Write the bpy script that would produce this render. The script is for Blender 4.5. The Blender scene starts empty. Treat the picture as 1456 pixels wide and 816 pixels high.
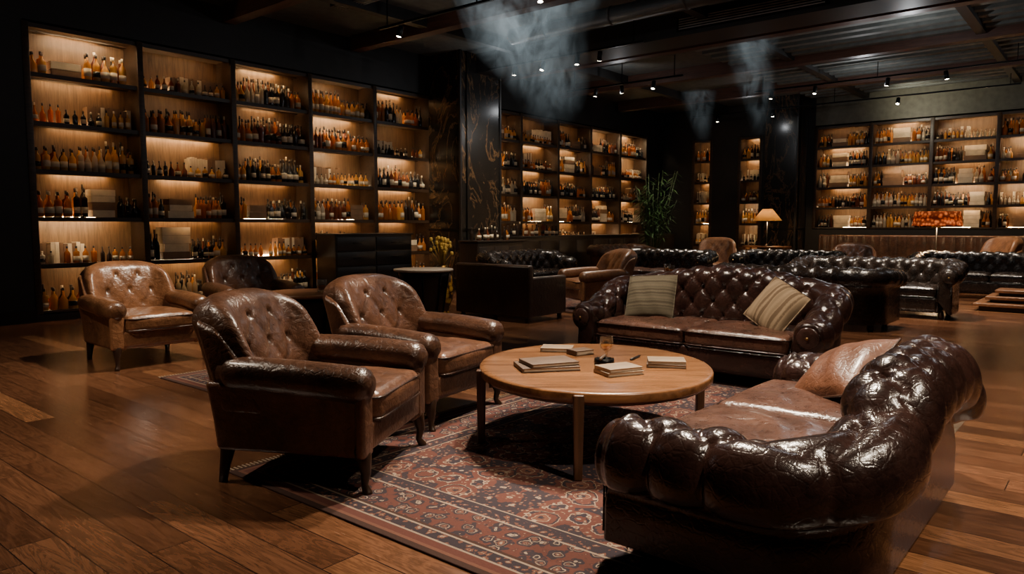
import bpy, math, random
from mathutils import Vector, Matrix
random.seed(11)
sin, cos, pi = math.sin, math.cos, math.pi
scene = bpy.context.scene

# ------------------------------------------------------------------ node helpers
def new_mat(name):
    m = bpy.data.materials.new(name); m.use_nodes = True
    nt = m.node_tree; nt.nodes.clear()
    out = nt.nodes.new('ShaderNodeOutputMaterial')
    return m, nt, out
def setin(nt, sock, v):
    if isinstance(v, bpy.types.NodeSocket): nt.links.new(v, sock)
    else:
        if hasattr(sock, 'default_value'):
            try: sock.default_value = v
            except Exception: sock.default_value = (v[0], v[1], v[2], 1.0) if len(v) == 3 else v
def MA(nt, op, a, b=0.0, c=0.0):
    n = nt.nodes.new('ShaderNodeMath'); n.operation = op
    setin(nt, n.inputs[0], a); setin(nt, n.inputs[1], b); setin(nt, n.inputs[2], c)
    return n.outputs[0]
def c4(c): return (c[0], c[1], c[2], 1.0)
def MIX(nt, f, a, b, mode='MIX'):
    n = nt.nodes.new('ShaderNodeMix'); n.data_type = 'RGBA'; n.blend_type = mode
    setin(nt, n.inputs[0], f)
    setin(nt, n.inputs[6], a if isinstance(a, bpy.types.NodeSocket) else c4(a))
    setin(nt, n.inputs[7], b if isinstance(b, bpy.types.NodeSocket) else c4(b))
    return n.outputs[2]
def RAMP(nt, f, stops, interp='LINEAR'):
    n = nt.nodes.new('ShaderNodeValToRGB'); n.color_ramp.interpolation = interp
    cr = n.color_ramp
    while len(cr.elements) < len(stops): cr.elements.new(0.5)
    for i, (p, c) in enumerate(stops):
        cr.elements[i].position = p; cr.elements[i].color = c4(c)
    nt.links.new(f, n.inputs[0])
    return n.outputs[0]
def COORD(nt, scale=(1, 1, 1), rot=(0, 0, 0), loc=(0, 0, 0)):
    t = nt.nodes.new('ShaderNodeTexCoord'); mp = nt.nodes.new('ShaderNodeMapping')
    mp.inputs['Scale'].default_value = scale; mp.inputs['Rotation'].default_value = rot
    mp.inputs['Location'].default_value = loc
    nt.links.new(t.outputs['Object'], mp.inputs['Vector']); return mp.outputs[0]
def NOISE(nt, vec, scale=5, detail=4, rough=.5, dist=0):
    n = nt.nodes.new('ShaderNodeTexNoise'); nt.links.new(vec, n.inputs['Vector'])
    n.inputs['Scale'].default_value = scale; n.inputs['Detail'].default_value = detail
    n.inputs['Roughness'].default_value = rough; n.inputs['Distortion'].default_value = dist
    return n.outputs[0]
def VORO(nt, vec, scale=5, metric='EUCLIDEAN', feature='F1'):
    n = nt.nodes.new('ShaderNodeTexVoronoi'); nt.links.new(vec, n.inputs['Vector'])
    n.inputs['Scale'].default_value = scale; n.feature = feature
    if feature != 'DISTANCE_TO_EDGE': n.distance = metric
    return n
def BUMP(nt, h, strength=.3, dist=.01, normal=None):
    n = nt.nodes.new('ShaderNodeBump'); nt.links.new(h, n.inputs['Height'])
    n.inputs['Strength'].default_value = strength; n.inputs['Distance'].default_value = dist
    if normal is not None: nt.links.new(normal, n.inputs['Normal'])
    return n.outputs[0]
def PBSDF(nt, out, color, rough=.5, metal=0.0, normal=None, **kw):
    p = nt.nodes.new('ShaderNodeBsdfPrincipled')
    setin(nt, p.inputs['Base Color'], color if isinstance(color, bpy.types.NodeSocket) else c4(color))
    setin(nt, p.inputs['Roughness'], rough); setin(nt, p.inputs['Metallic'], metal)
    if normal is not None: nt.links.new(normal, p.inputs['Normal'])
    for k, v in kw.items(): setin(nt, p.inputs[k.replace('_', ' ')], v)
    if out is not None: nt.links.new(p.outputs[0], out.inputs['Surface'])
    return p

def leather(name, dark, light, rough=.36, wear=.35, wr=.35):
    m, nt, out = new_mat(name)
    v = COORD(nt)
    n1 = NOISE(nt, v, 3.2, 5, .6, .4)
    n2 = NOISE(nt, v, 22, 6, .7, 1.0)
    f = MA(nt, 'ADD', MA(nt, 'MULTIPLY', n1, .6), MA(nt, 'MULTIPLY', n2, .4))
    col = RAMP(nt, f, [(.38, dark), (.63, light)])
    geo = nt.nodes.new('ShaderNodeNewGeometry')
    w = RAMP(nt, geo.outputs['Pointiness'], [(.50, (0, 0, 0)), (.58, (1, 1, 1))])
    w2 = MA(nt, 'MULTIPLY', MA(nt, 'MULTIPLY', w, n2), wear * 2)
    lc = tuple(min(1, x * 1.9 + .01) for x in light)
    col = MIX(nt, w2, col, lc)
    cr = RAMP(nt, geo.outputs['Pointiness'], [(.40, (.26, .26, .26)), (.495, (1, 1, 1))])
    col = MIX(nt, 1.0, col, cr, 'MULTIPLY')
    wr1 = NOISE(nt, v, 9, 4, .55, 1.2)
    vo = VORO(nt, v, 160).outputs['Distance']
    b1 = BUMP(nt, wr1, wr, .025)
    wr2 = VORO(nt, v, 26, feature='DISTANCE_TO_EDGE').outputs['Distance']
    wr3 = MA(nt, 'MINIMUM', MA(nt, 'MULTIPLY', wr2, 8.0), 1.0)
    b1 = BUMP(nt, wr3, .15, .006, b1)
    b2 = BUMP(nt, vo, .12, .003, b1)
    r = MA(nt, 'ADD', rough - .10, MA(nt, 'MULTIPLY', n2, .2))
    PBSDF(nt, out, col, r, 0, b2, Coat_Weight=.28, Coat_Roughness=.18)
    return m

def wood(name, c1, c2, rough=.4, scale=1.0, axis=0, bump=.1):
    m, nt, out = new_mat(name)
    s = [14 * scale, 14 * scale, 14 * scale]; s[axis] = 1.1 * scale
    v = COORD(nt, tuple(s))
    n = NOISE(nt, v, 1.4, 7, .62, 1.2)
    n2 = NOISE(nt, v, 9, 4, .6, 0)
    f = MA(nt, 'ADD', MA(nt, 'MULTIPLY', n, .75), MA(nt, 'MULTIPLY', n2, .25))
    col = RAMP(nt, f, [(.35, c1), (.65, c2)])
    PBSDF(nt, out, col, rough, 0, BUMP(nt, f, bump, .005))
    return m
def plain(name, c, rough=.5, metal=0, **kw):
    m, nt, out = new_mat(name)
    v = COORD(nt); n = NOISE(nt, v, 7, 4)
    col = RAMP(nt, n, [(.3, tuple(x * .8 for x in c)), (.7, tuple(min(1, x * 1.15) for x in c))])
    PBSDF(nt, out, col, rough, metal, None, **kw)
    return m
def emit(name, c, s):
    m, nt, out = new_mat(name)
    e = nt.nodes.new('ShaderNodeEmission'); e.inputs[0].default_value = c4(c); e.inputs[1].default_value = s
    nt.links.new(e.outputs[0], out.inputs['Surface']); return m
def bottle_mat(name, c, tr=.5, rough=.08):
    m, nt, out = new_mat(name)
    p = PBSDF(nt, None, c, rough)
    t = nt.nodes.new('ShaderNodeBsdfTranslucent'); t.inputs[0].default_value = c4(tuple(min(1, x * 1.6) for x in c))
    mx = nt.nodes.new('ShaderNodeMixShader'); mx.inputs[0].default_value = tr
    nt.links.new(p.outputs[0], mx.inputs[1]); nt.links.new(t.outputs[0], mx.inputs[2])
    nt.links.new(mx.outputs[0], out.inputs['Surface']); return m

# ------------------------------------------------------------------ mesh builder
class MB:
    def __init__(s): s.v = []; s.f = []; s.m = []; s.s = []
    def add(s, verts, faces, mat=0, smooth=True, M=None):
        o = len(s.v)
        if M is not None: verts = [M @ Vector(p) for p in verts]
        s.v.extend([tuple(p) for p in verts])
        for f in faces:
            s.f.append([i + o for i in f]); s.m.append(mat); s.s.append(smooth)
    def box(s, c, d, mat=0, M=None):
        x, y, z = c; a, b, h = d[0] / 2, d[1] / 2, d[2] / 2
        vs = [(x + i * a, y + j * b, z + k * h) for i in (-1, 1) for j in (-1, 1) for k in (-1, 1)]
        fs = [(0, 1, 3, 2), (4, 6, 7, 5), (0, 4, 5, 1), (2, 3, 7, 6), (0, 2, 6, 4), (1, 5, 7, 3)]
        s.add(vs, fs, mat, False, M)
    def rbox(s, c, d, r=.02, n=2, mat=0, fn=None, M=None, k=3, ns=None):
        h = [x / 2 for x in d]; r = min(r, min(h) * .98)
        ns = ns or (n, n, n)
        def samp(hh, nn):
            L = hh - r
            up = [L + r * math.tan(pi / 4 * (i + 1) / k) for i in range(k)]
            mid = [-L + 2 * L * i / nn for i in range(nn + 1)]
            return [-x for x in reversed(up)] + mid + up
        S = [samp(h[i], ns[i]) for i in range(3)]
        key = {}; vs = []; fs = []
        def vid(p):
            kk = (round(p[0], 5), round(p[1], 5), round(p[2], 5))
            if kk in key: return key[kk]
            q = [max(-(h[i] - r), min(h[i] - r, p[i])) for i in range(3)]
            dv = Vector([p[i] - q[i] for i in range(3)])
            nn = dv.normalized() if dv.length > 1e-9 else Vector((0, 0, 1))
            P = Vector(q) + nn * r
            if fn: P = Vector(fn(P, nn))
            P = P + Vector(c)
            key[kk] = len(vs); vs.append(P); return key[kk]
        for ax in range(3):
            u, w = (ax + 1) % 3, (ax + 2) % 3
            for sg in (-1, 1):
                for i in range(len(S[u]) - 1):
                    for j in range(len(S[w]) - 1):
                        q = []
                        for (a, b) in ((i, j), (i + 1, j), (i + 1, j + 1), (i, j + 1)):
                            p = [0, 0, 0]; p[ax] = sg * h[ax]; p[u] = S[u][a]; p[w] = S[w][b]
                            q.append(vid(p))
                        if sg < 0: q.reverse()
                        fs.append(q)
        s.add(vs, fs, mat, True, M)
    def lathe(s, prof, seg=16, mat=0, M=None, smooth=True, sx=1, sy=1):
        vs = []; fs = []
        for (r, z) in prof:
            for i in range(seg):
                a = 2 * pi * i / seg; vs.append((r * cos(a) * sx, r * sin(a) * sy, z))
        n = len(prof)
        for j in range(n - 1):
            for i in range(seg):
                k = (i + 1) % seg
                fs.append((j * seg + i, j * seg + k, (j + 1) * seg + k, (j + 1) * seg + i))
        if prof[0][0] > 1e-4: fs.append(list(reversed(range(seg))))
        if prof[-1][0] > 1e-4: fs.append([(n - 1) * seg + i for i in range(seg)])
        s.add(vs, fs, mat, smooth, M)
    def tube(s, pts, rad, seg=10, mat=0, closed=False, M=None, sy=1.0):
        pts = [Vector(p) for p in pts]; n = len(pts)
        if not callable(rad):
            rr = rad if isinstance(rad, (list, tuple)) else [rad] * n
        else: rr = [rad(i / (n - 1)) for i in range(n)]
        vs = []; fs = []; up = None
        for i in range(n):
            if closed: t = (pts[(i + 1) % n] - pts[i - 1]).normalized()
            else: t = (pts[min(i + 1, n - 1)] - pts[max(i - 1, 0)]).normalized()
            if up is None:
                up = Vector((0, 0, 1)) if abs(t.z) < .9 else Vector((1, 0, 0))
            sd = t.cross(up).normalized(); up = sd.cross(t).normalized()
            for k in range(seg):
                a = 2 * pi * k / seg
                vs.append(pts[i] + sd * (cos(a) * rr[i] * sy) + up * (sin(a) * rr[i]))
        for i in range(n if closed else n - 1):
            j = (i + 1) % n
            for k in range(seg):
                l = (k + 1) % seg
                fs.append((i * seg + k, i * seg + l, j * seg + l, j * seg + k))
        if not closed:
            fs.append(list(reversed(range(seg)))); fs.append([(n - 1) * seg + k for k in range(seg)])
        s.add(vs, fs, mat, True, M)
    def build(s, name, mats, loc=(0, 0, 0), rz=0.0, parent=None):
        me = bpy.data.meshes.new(name); me.from_pydata(s.v, [], s.f)
        for m in mats: me.materials.append(m)
        me.polygons.foreach_set('material_index', s.m)
        me.polygons.foreach_set('use_smooth', s.s)
        me.update()
        ob = bpy.data.objects.new(name, me); scene.collection.objects.link(ob)
        ob.location = loc; ob.rotation_euler = (0, 0, math.radians(rz))
        if parent is not None: ob.parent = parent
        return ob
def T(x, y, z, rz=0, rx=0, ry=0):
    return Matrix.Translation((x, y, z)) @ Matrix.Rotation(math.radians(rz), 4, 'Z') @ Matrix.Rotation(math.radians(ry), 4, 'Y') @ Matrix.Rotation(math.radians(rx), 4, 'X')
def sstep(x): x = max(0, min(1, x)); return x * x * (3 - 2 * x)
def tuft(u, v, A, B):
    p = u + v; q = u - v
    val = (abs(sin(pi * p)) * abs(sin(pi * q))) ** .42
    dp = p - round(p); dq = q - round(q)
    return A * val - B * math.exp(-(dp * dp + dq * dq) / .012)

# ------------------------------------------------------------------ materials
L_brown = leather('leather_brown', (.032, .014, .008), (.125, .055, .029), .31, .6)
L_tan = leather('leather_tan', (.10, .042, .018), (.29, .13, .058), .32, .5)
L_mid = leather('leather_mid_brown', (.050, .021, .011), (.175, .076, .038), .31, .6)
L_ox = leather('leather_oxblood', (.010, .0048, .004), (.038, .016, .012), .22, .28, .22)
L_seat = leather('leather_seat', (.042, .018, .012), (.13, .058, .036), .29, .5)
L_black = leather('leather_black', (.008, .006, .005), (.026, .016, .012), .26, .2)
L_cush = leather('leather_cushion', (.080, .030, .015), (.18, .072, .037), .40)
W_leg = wood('dark_leg_wood', (.014, .007, .004), (.04, .018, .009), .35, axis=2)
W_dark = wood('espresso_wood', (.010, .007, .005), (.03, .018, .011), .42, axis=2)
W_shelf = wood('shelf_wood', (.022, .012, .006), (.06, .030, .014), .42, axis=0)
W_back = wood('shelf_back_wood', (.095, .052, .023), (.21, .12, .055), .45, axis=2)
W_bar = wood('walnut_wood', (.10, .042, .018), (.24, .10, .042), .35, axis=0)
M_black = plain('black_lacquer', (.010, .009, .009), .35)
M_metal = plain('black_metal', (.012, .012, .012), .35, .8)
M_brass = plain('brass', (.45, .28, .10), .3, 1.0)
M_white = plain('marble_white', (.50, .42, .34), .25)
M_led = emit('led_strip', (1.0, .63, .30), 85)
M_led2 = emit('led_strip_soft', (1.0, .58, .25), 34)
M_led3 = emit('led_strip_bright', (1.0, .72, .42), 200)
M_lens = emit('lamp_lens', (1.0, .85, .62), 40)
M_bulb = emit('bulb_glow', (1.0, .62, .28), 30)
B_amber = bottle_mat('glass_amber', (.42, .16, .030))
B_gold = bottle_mat('glass_gold', (.60, .34, .09), .5)
B_dark = bottle_mat('glass_dark', (.028, .018, .013), .25)
B_red = bottle_mat('glass_red', (.17, .05, .022), .4)
B_clear = bottle_mat('glass_clear', (.48, .41, .30), .45)
B_label = plain('paper_label', (.64, .53, .37), .7)
B_cap = plain('bottle_cap', (.03, .018, .012), .35)
B_box = plain('carton_cream', (.66, .54, .37), .6)
B_box2 = plain('carton_brown', (.20, .11, .055), .6)
B_black = plain('bottle_opaque_black', (.012, .010, .010), .12)
M_paper = plain('book_pages', (.50, .41, .30), .8)
M_cover = plain('book_cover', (.11, .065, .038), .6)
M_cover2 = plain('book_cover_light', (.27, .19, .12), .65)
BM = [B_amber, B_gold, B_dark, B_red, B_clear, B_label, B_cap, B_box, B_box2, B_black]

def glass_mat():
    m, nt, out = new_mat('clear_glass')
    g = nt.nodes.new('ShaderNodeBsdfGlossy'); g.inputs['Roughness'].default_value = .04; g.inputs[0].default_value = (.95, .95, .93, 1)
    t = nt.nodes.new('ShaderNodeBsdfTransparent'); t.inputs[0].default_value = (.86, .87, .86, 1)
    lw = nt.nodes.new('ShaderNodeLayerWeight'); lw.inputs[0].default_value = .45
    f = MA(nt, 'ADD', MA(nt, 'MULTIPLY', lw.outputs['Facing'], .6), .12)
    mx = nt.nodes.new('ShaderNodeMixShader'); nt.links.new(f, mx.inputs[0])
    nt.links.new(t.outputs[0], mx.inputs[1]); nt.links.new(g.outputs[0], mx.inputs[2]); nt.links.new(mx.outputs[0], out.inputs[0]); return m
M_glass = glass_mat()

def marble_mat():
    m, nt, out = new_mat('black_marble')
    v = COORD(nt, (1, 1, .6))
    n = NOISE(nt, v, 1.0, 8, .6, 2.2)
    d = MA(nt, 'ABSOLUTE', MA(nt, 'SUBTRACT', n, .5))
    f = MA(nt, 'MULTIPLY', d, 11)
    col = RAMP(nt, f, [(.0, (.14, .080, .035)), (.09, (.045, .028, .017)), (.34, (.012, .011, .010))])
    PBSDF(nt, out, col, .2); return m
M_marble = marble_mat()

def floor_mat():
    m, nt, out = new_mat('walnut_plank_floor')
    t = nt.nodes.new('ShaderNodeTexCoord'); sp = nt.nodes.new('ShaderNodeSeparateXYZ')
    nt.links.new(t.outputs['Object'], sp.inputs[0]); x, y = sp.outputs[0], sp.outputs[1]
    xs = MA(nt, 'DIVIDE', x, .185); row = MA(nt, 'FLOOR', xs)
    w1 = nt.nodes.new('ShaderNodeTexWhiteNoise'); w1.noise_dimensions = '1D'; nt.links.new(row, w1.inputs['W'])
    ys = MA(nt, 'ADD', MA(nt, 'DIVIDE', y, 1.7), MA(nt, 'MULTIPLY', w1.outputs[0], 9.0)); idx = MA(nt, 'FLOOR', ys)
    cb = nt.nodes.new('ShaderNodeCombineXYZ'); nt.links.new(row, cb.inputs[0]); nt.links.new(idx, cb.inputs[1])
    w2 = nt.nodes.new('ShaderNodeTexWhiteNoise'); w2.noise_dimensions = '2D'; nt.links.new(cb.outputs[0], w2.inputs['Vector'])
    r = w2.outputs[0]
    c2 = nt.nodes.new('ShaderNodeCombineXYZ')
    nt.links.new(MA(nt, 'MULTIPLY', x, 7.0), c2.inputs[0]); nt.links.new(MA(nt, 'MULTIPLY', y, .9), c2.inputs[1])
    nt.links.new(MA(nt, 'MULTIPLY', r, 60.0), c2.inputs[2])
    g = NOISE(nt, c2.outputs[0], 1.2, 6, .6, 1.6)
    rings = MA(nt, 'SINE', MA(nt, 'MULTIPLY', g, 44.0))
    c3 = nt.nodes.new('ShaderNodeCombineXYZ')
    nt.links.new(MA(nt, 'MULTIPLY', x, 110.0), c3.inputs[0]); nt.links.new(MA(nt, 'MULTIPLY', y, 4.0), c3.inputs[1]); nt.links.new(r, c3.inputs[2])
    g2 = NOISE(nt, c3.outputs[0], 1.0, 3)
    base = RAMP(nt, r, [(0, (.068, .027, .013)), (.5, (.098, .040, .019)), (.88, (.132, .056, .027)), (1, (.24, .105, .044))])
    k = MA(nt, 'ADD', .60, MA(nt, 'ADD', MA(nt, 'MULTIPLY', rings, .22), MA(nt, 'MULTIPLY', g2, .72)))
    kc = nt.nodes.new('ShaderNodeCombineColor')
    for i in range(3): nt.links.new(k, kc.inputs[i])
    col = MIX(nt, 1.0, base, kc.outputs[0], 'MULTIPLY')
    fx = MA(nt, 'FRACT', xs); ex = MA(nt, 'MINIMUM', fx, MA(nt, 'SUBTRACT', 1.0, fx))
    fy = MA(nt, 'FRACT', ys); ey = MA(nt, 'MULTIPLY', MA(nt, 'MINIMUM', fy, MA(nt, 'SUBTRACT', 1.0, fy)), 9.0)
    e = MA(nt, 'MINIMUM', ex, ey); gap = MA(nt, 'LESS_THAN', e, .014)
    col = MIX(nt, gap, col, (.012, .006, .004))
    bp = BUMP(nt, MA(nt, 'SUBTRACT', MA(nt, 'MULTIPLY', g2, .15), gap), .20, .003)
    PBSDF(nt, out, col, MA(nt, 'ADD', .14, MA(nt, 'MULTIPLY', g2, .18)), 0, bp); return m

def rug_mat(name, hx, hy, tint=1.0):
    m, nt, out = new_mat(name)
    t = nt.nodes.new('ShaderNodeTexCoord'); sp = nt.nodes.new('ShaderNodeSeparateXYZ')
    nt.links.new(t.outputs['Object'], sp.inputs[0])
    ax = MA(nt, 'ABSOLUTE', sp.outputs[0]); ay = MA(nt, 'ABSOLUTE', sp.outputs[1])
    e = MA(nt, 'MINIMUM', MA(nt, 'SUBTRACT', hx, ax), MA(nt, 'SUBTRACT', hy, ay))
    cb = nt.nodes.new('ShaderNodeCombineXYZ'); nt.links.new(ax, cb.inputs[0]); nt.links.new(ay, cb.inputs[1])
    red = (.135 * tint, .046 * tint, .036 * tint); navy = (.022, .026, .040); cream = (.44 * tint, .33 * tint, .235 * tint); rust = (.21 * tint, .088 * tint, .058 * tint); brown = (.045, .024, .020)
    dv = nt.nodes.new('ShaderNodeVectorMath'); dv.operation = 'ADD'; nt.links.new(cb.outputs[0], dv.inputs[0])
    nn = nt.nodes.new('ShaderNodeTexNoise'); nn.inputs['Scale'].default_value = 18; nt.links.new(cb.outputs[0], nn.inputs['Vector'])
    sc = nt.nodes.new('ShaderNodeVectorMath'); sc.operation = 'SCALE'; sc.inputs[3].default_value = .05
    nt.links.new(nn.outputs['Color'], sc.inputs[0]); nt.links.new(sc.outputs[0], dv.inputs[1])
    v1 = VORO(nt, dv.outputs[0], 5.2); v2 = VORO(nt, dv.outputs[0], 30, 'MANHATTAN'); v3 = VORO(nt, dv.outputs[0], 14)
    a = RAMP(nt, v1.outputs['Distance'], [(0, cream), (.06, navy), (.12, rust), (.20, cream), (.225, red), (.36, navy), (.42, cream), (.445, red), (.60, navy)], 'CONSTANT')
    b = RAMP(nt, v2.outputs['Distance'], [(0, cream), (.22, red), (.42, navy), (.62, rust), (.82, cream)], 'CONSTANT')
    b2 = RAMP(nt, v2.outputs['Distance'], [(0, cream), (.28, rust), (.50, brown)], 'CONSTANT')
    sel = MA(nt, 'LESS_THAN', v2.outputs['Distance'], .50)
    field = MIX(nt, MA(nt, 'MULTIPLY', sel, .85), a, b2)
    sel3 = MA(nt, 'LESS_THAN', v3.outputs['Distance'], .21)
    field = MIX(nt, sel3, field, cream)
    sel4 = MA(nt, 'LESS_THAN', v3.outputs['Distance'], .11)
    field = MIX(nt, sel4, field, rust)
    bd = RAMP(nt, v3.outputs['Distance'], [(0, cream), (.10, rust), (.22, navy), (.31, cream), (.36, navy), (.54, red)], 'CONSTANT')
    bd = MIX(nt, MA(nt, 'MULTIPLY', sel, .55), bd, b)
    small = RAMP(nt, v2.outputs['Distance'], [(0, cream), (.3, rust), (.6, navy)], 'CONSTANT')
    col = field
    def band(lo, hi, c, col):
        k = MA(nt, 'MULTIPLY', MA(nt, 'GREATER_THAN', e, lo), MA(nt, 'LESS_THAN', e, hi))
        return MIX(nt, k, col, c)
    col = band(-1, .035, brown, col); col = band(.035, .055, rust, col); col = band(.055, .10, red, col); col = band(.10, .112, cream, col)
    col = band(.112, .175, small, col); col = band(.175, .187, cream, col); col = band(.187, .205, brown, col)
    col = band(.205, .43, bd, col); col = band(.43, .442, cream, col); col = band(.442, .51, small, col)
    col = band(.51, .53, navy, col); col = band(.53, .538, cream, col)
    v = COORD(nt); fade = NOISE(nt, v, 2.0, 5, .6)
    fade2 = NOISE(nt, v, 75, 3, .8)
    col = MIX(nt, MA(nt, 'MULTIPLY', fade, .42), col, (.12, .070, .055))
    col = MIX(nt, MA(nt, 'MULTIPLY', fade2, .42), col, (.035, .020, .017))
    PBSDF(nt, out, col, .95, 0, BUMP(nt, fade2, .5, .004), Specular_IOR_Level=.1)
    return m
def stripe_mat(name, c1, c2, sc, rot):
    m, nt, out = new_mat(name)
    v = COORD(nt, (1, 1, 1), (0, 0, rot))
    sp = nt.nodes.new('ShaderNodeSeparateXYZ'); nt.links.new(v, sp.inputs[0])
    s = MA(nt, 'ADD', MA(nt, 'SINE', MA(nt, 'MULTIPLY', sp.outputs[0], sc)), MA(nt, 'SINE', MA(nt, 'MULTIPLY', sp.outputs[0], sc * .37)))
    f = MA(nt, 'ADD', MA(nt, 'MULTIPLY', s, .25), .5)
    nz = NOISE(nt, v, 90, 4, .7)
    f = MA(nt, 'ADD', f, MA(nt, 'MULTIPLY', MA(nt, 'SUBTRACT', nz, .5), .5))
    col = RAMP(nt, f, [(.25, c1), (.5, c2), (.8, tuple(x * .75 for x in c2))])
    PBSDF(nt, out, col, .9, 0, BUMP(nt, nz, .5, .004), Specular_IOR_Level=.15); return m

# ------------------------------------------------------------------ room shell
XMIN, XMAX, YMIN, YMAX, H = -4.5, 21.7, -7.5, 11.75, 5.0
M_floor = floor_mat()
M_wall = plain('charcoal_wall', (.012, .011, .011), .55)
M_bulk = plain('olive_bulkhead', (.12, .115, .085), .6)
M_ceil = plain('ceiling_paint', (.085, .095, .092), .7)
M_ceil2 = plain('ceiling_slat_paint', (.12, .13, .12), .6)
M_beam = wood('ceiling_beam_wood', (.05, .022, .014), (.115, .050, .032), .5, axis=1)
mb = MB(); mb.box(((XMIN + XMAX) / 2, (YMIN + YMAX) / 2, -.05), (XMAX - XMIN + 2, YMAX - YMIN + 2, .1)); mb.build('floor', [M_floor])
mb = MB(); mb.box(((XMIN + XMAX) / 2, (YMIN + YMAX) / 2, H + .06), (XMAX - XMIN + 2, YMAX - YMIN + 2, .12)); mb.build('ceiling', [M_ceil])

def wall_x(mb, x0, x1, y, z0, z1, th, mat=0):   # slab in plane y..y+th
    mb.box(((x0 + x1) / 2, y + th / 2, (z0 + z1) / 2), (x1 - x0, th, z1 - z0), mat)
def wall_y(mb, y0, y1, x, z0, z1, th, mat=0):
    mb.box((x + th / 2, (y0 + y1) / 2, (z0 + z1) / 2), (th, y1 - y0, z1 - z0), mat)
mb = MB()
DEP = .5
wall_x(mb, XMIN, XMAX + .6, YMAX + DEP, 0, H, .12)
wall_x(mb, XMIN, 3.6, YMAX, 0, H, DEP)
wall_x(mb, 3.6, 11.31, YMAX, 4.19, H, DEP); wall_x(mb, 3.6, 11.31, YMAX, 0, .10, DEP)
wall_x(mb, 11.31, 12.82, YMAX, 0, H, DEP)
wall_x(mb, 12.82, 20.72, YMAX, 4.19, H, DEP); wall_x(mb, 12.82, 20.72, YMAX, 0, .10, DEP)
wall_x(mb, 20.72, XMAX, YMAX, 0, H, DEP)
mb.build('wall_left', [M_wall])
mb = MB()
wall_y(mb, YMIN, YMAX + .6, XMAX + DEP, 0, H, .12)
wall_y(mb, YMIN, -.42, XMAX, 0, H, DEP)
wall_y(mb, -.42, 6.93, XMAX, 0, 1.27, DEP); wall_y(mb, -.42, 6.93, XMAX, 4.19, H, DEP, 1)
wall_y(mb, 6.93, 8.45, XMAX, 0, H, DEP)
for (a, b) in ((8.45, 9.18), (10.03, 10.69)):
    wall_y(mb, a, b, XMAX, 0, .10, DEP); wall_y(mb, a, b, XMAX, 4.06, H, DEP)
wall_y(mb, 9.18, 10.03, XMAX, 0, H, DEP); wall_y(mb, 10.69, YMAX + .6, XMAX, 0, H, DEP)
mb.build('wall_far', [M_wall, M_bulk])
mb = MB(); wall_y(mb, YMIN, YMAX, XMIN - .12, 0, H, .12); mb.build('wall_back', [M_wall])
mb = MB(); wall_x(mb, XMIN, XMAX, YMIN - .12, 0, H, .12); mb.build('wall_right', [M_wall])
mb = MB(); mb.box(((XMIN + 3.6) / 2, YMAX - .012, .09), (3.6 - XMIN, .024, .18)); mb.build('baseboard_left', [M_black])

# marble columns
def column(x0, x1, y0, y1):
    mb = MB(); cx, cy = (x0 + x1) / 2, (y0 + y1) / 2
    mb.box((cx, cy, H / 2), (x1 - x0, y1 - y0, H), 0)
    mb.box((cx, cy, .12), (x1 - x0 + .05, y1 - y0 + .05, .24), 1)
    mb.box((cx, cy, 1.28), (x1 - x0 + .03, y1 - y0 + .03, .04), 2)
    for x in (x0, x1):
        mb.box((x, y0, H / 2), (.045, .045, H), 1)
    mb.box((x0 + .18, y0 - .012, H / 2), (.02, .03, H), 2)
    mb.build('marble_column', [M_marble, M_black, M_metal])
column(11.23, 12.5, 10.8, 11.745)
column(20.9, 21.695, 7.15, 8.05)

# ceiling beams, vent and tracks
mb = MB()
for a in (-1.5, 1.2, 3.9, 6.6, 9.2, 13.2, 15.9, 18.9):
    mb.box((a, 2.1, 4.86), (.22, 19.1, .28), 0)
for b in (-4.6, -1.2, 2.2, 5.6, 9.6):
    mb.box((8.6, b, 4.90), (26, .16, .2), 1)
mb.box((12.1, 2.1, 4.80), (.75, 19.1, .40), 1)
mb.build('trim_1', [M_beam, M_wall])
mb = MB()
for a in range(60):
    x = 12.75 + a * .42
    if x > 21.5: break
    mb.box((x, 2.4, 4.94), (.16, 9.0, .12), 0)
mb.build('ceiling_slats', [M_ceil2])
mb = MB(); mb.box((11.70, 4.85, 4.78), (.05, 2.5, .22), 0)
for i in range(5): mb.box((11.672, 4.85, 4.70 + i * .04), (.02, 2.4, .014), 1)
mb.build('ceiling_vent', [M_metal, plain('vent_grey', (.35, .35, .33), .5)])
mb = MB(); mb.box((7.6, 9.3, 4.93), (.30, 1.5, .10), 0)
for i in range(5): mb.box((7.50 + i * .05, 9.3, 4.875), (.014, 1.4, .02), 1)
mb.build('ceiling_vent', [M_metal, plain('vent_grey_b', (.35, .35, .33), .5)])
mb = MB()
mb.tube([(10.3, -3, 4.72), (10.3, 8.6, 4.72)], .14, 16, 0)
for i in range(9): mb.tube([(10.3, -2.6 + i * 1.3, 4.72), (10.3, -2.56 + i * 1.3, 4.72)], .152, 16, 0)
for i in range(5): mb.box((10.3, -2.2 + i * 2.5, 4.92), (.02, .03, .2), 0)
mb.build('ceiling_duct', [plain('duct_paint', (.04, .04, .04), .45)])

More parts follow.
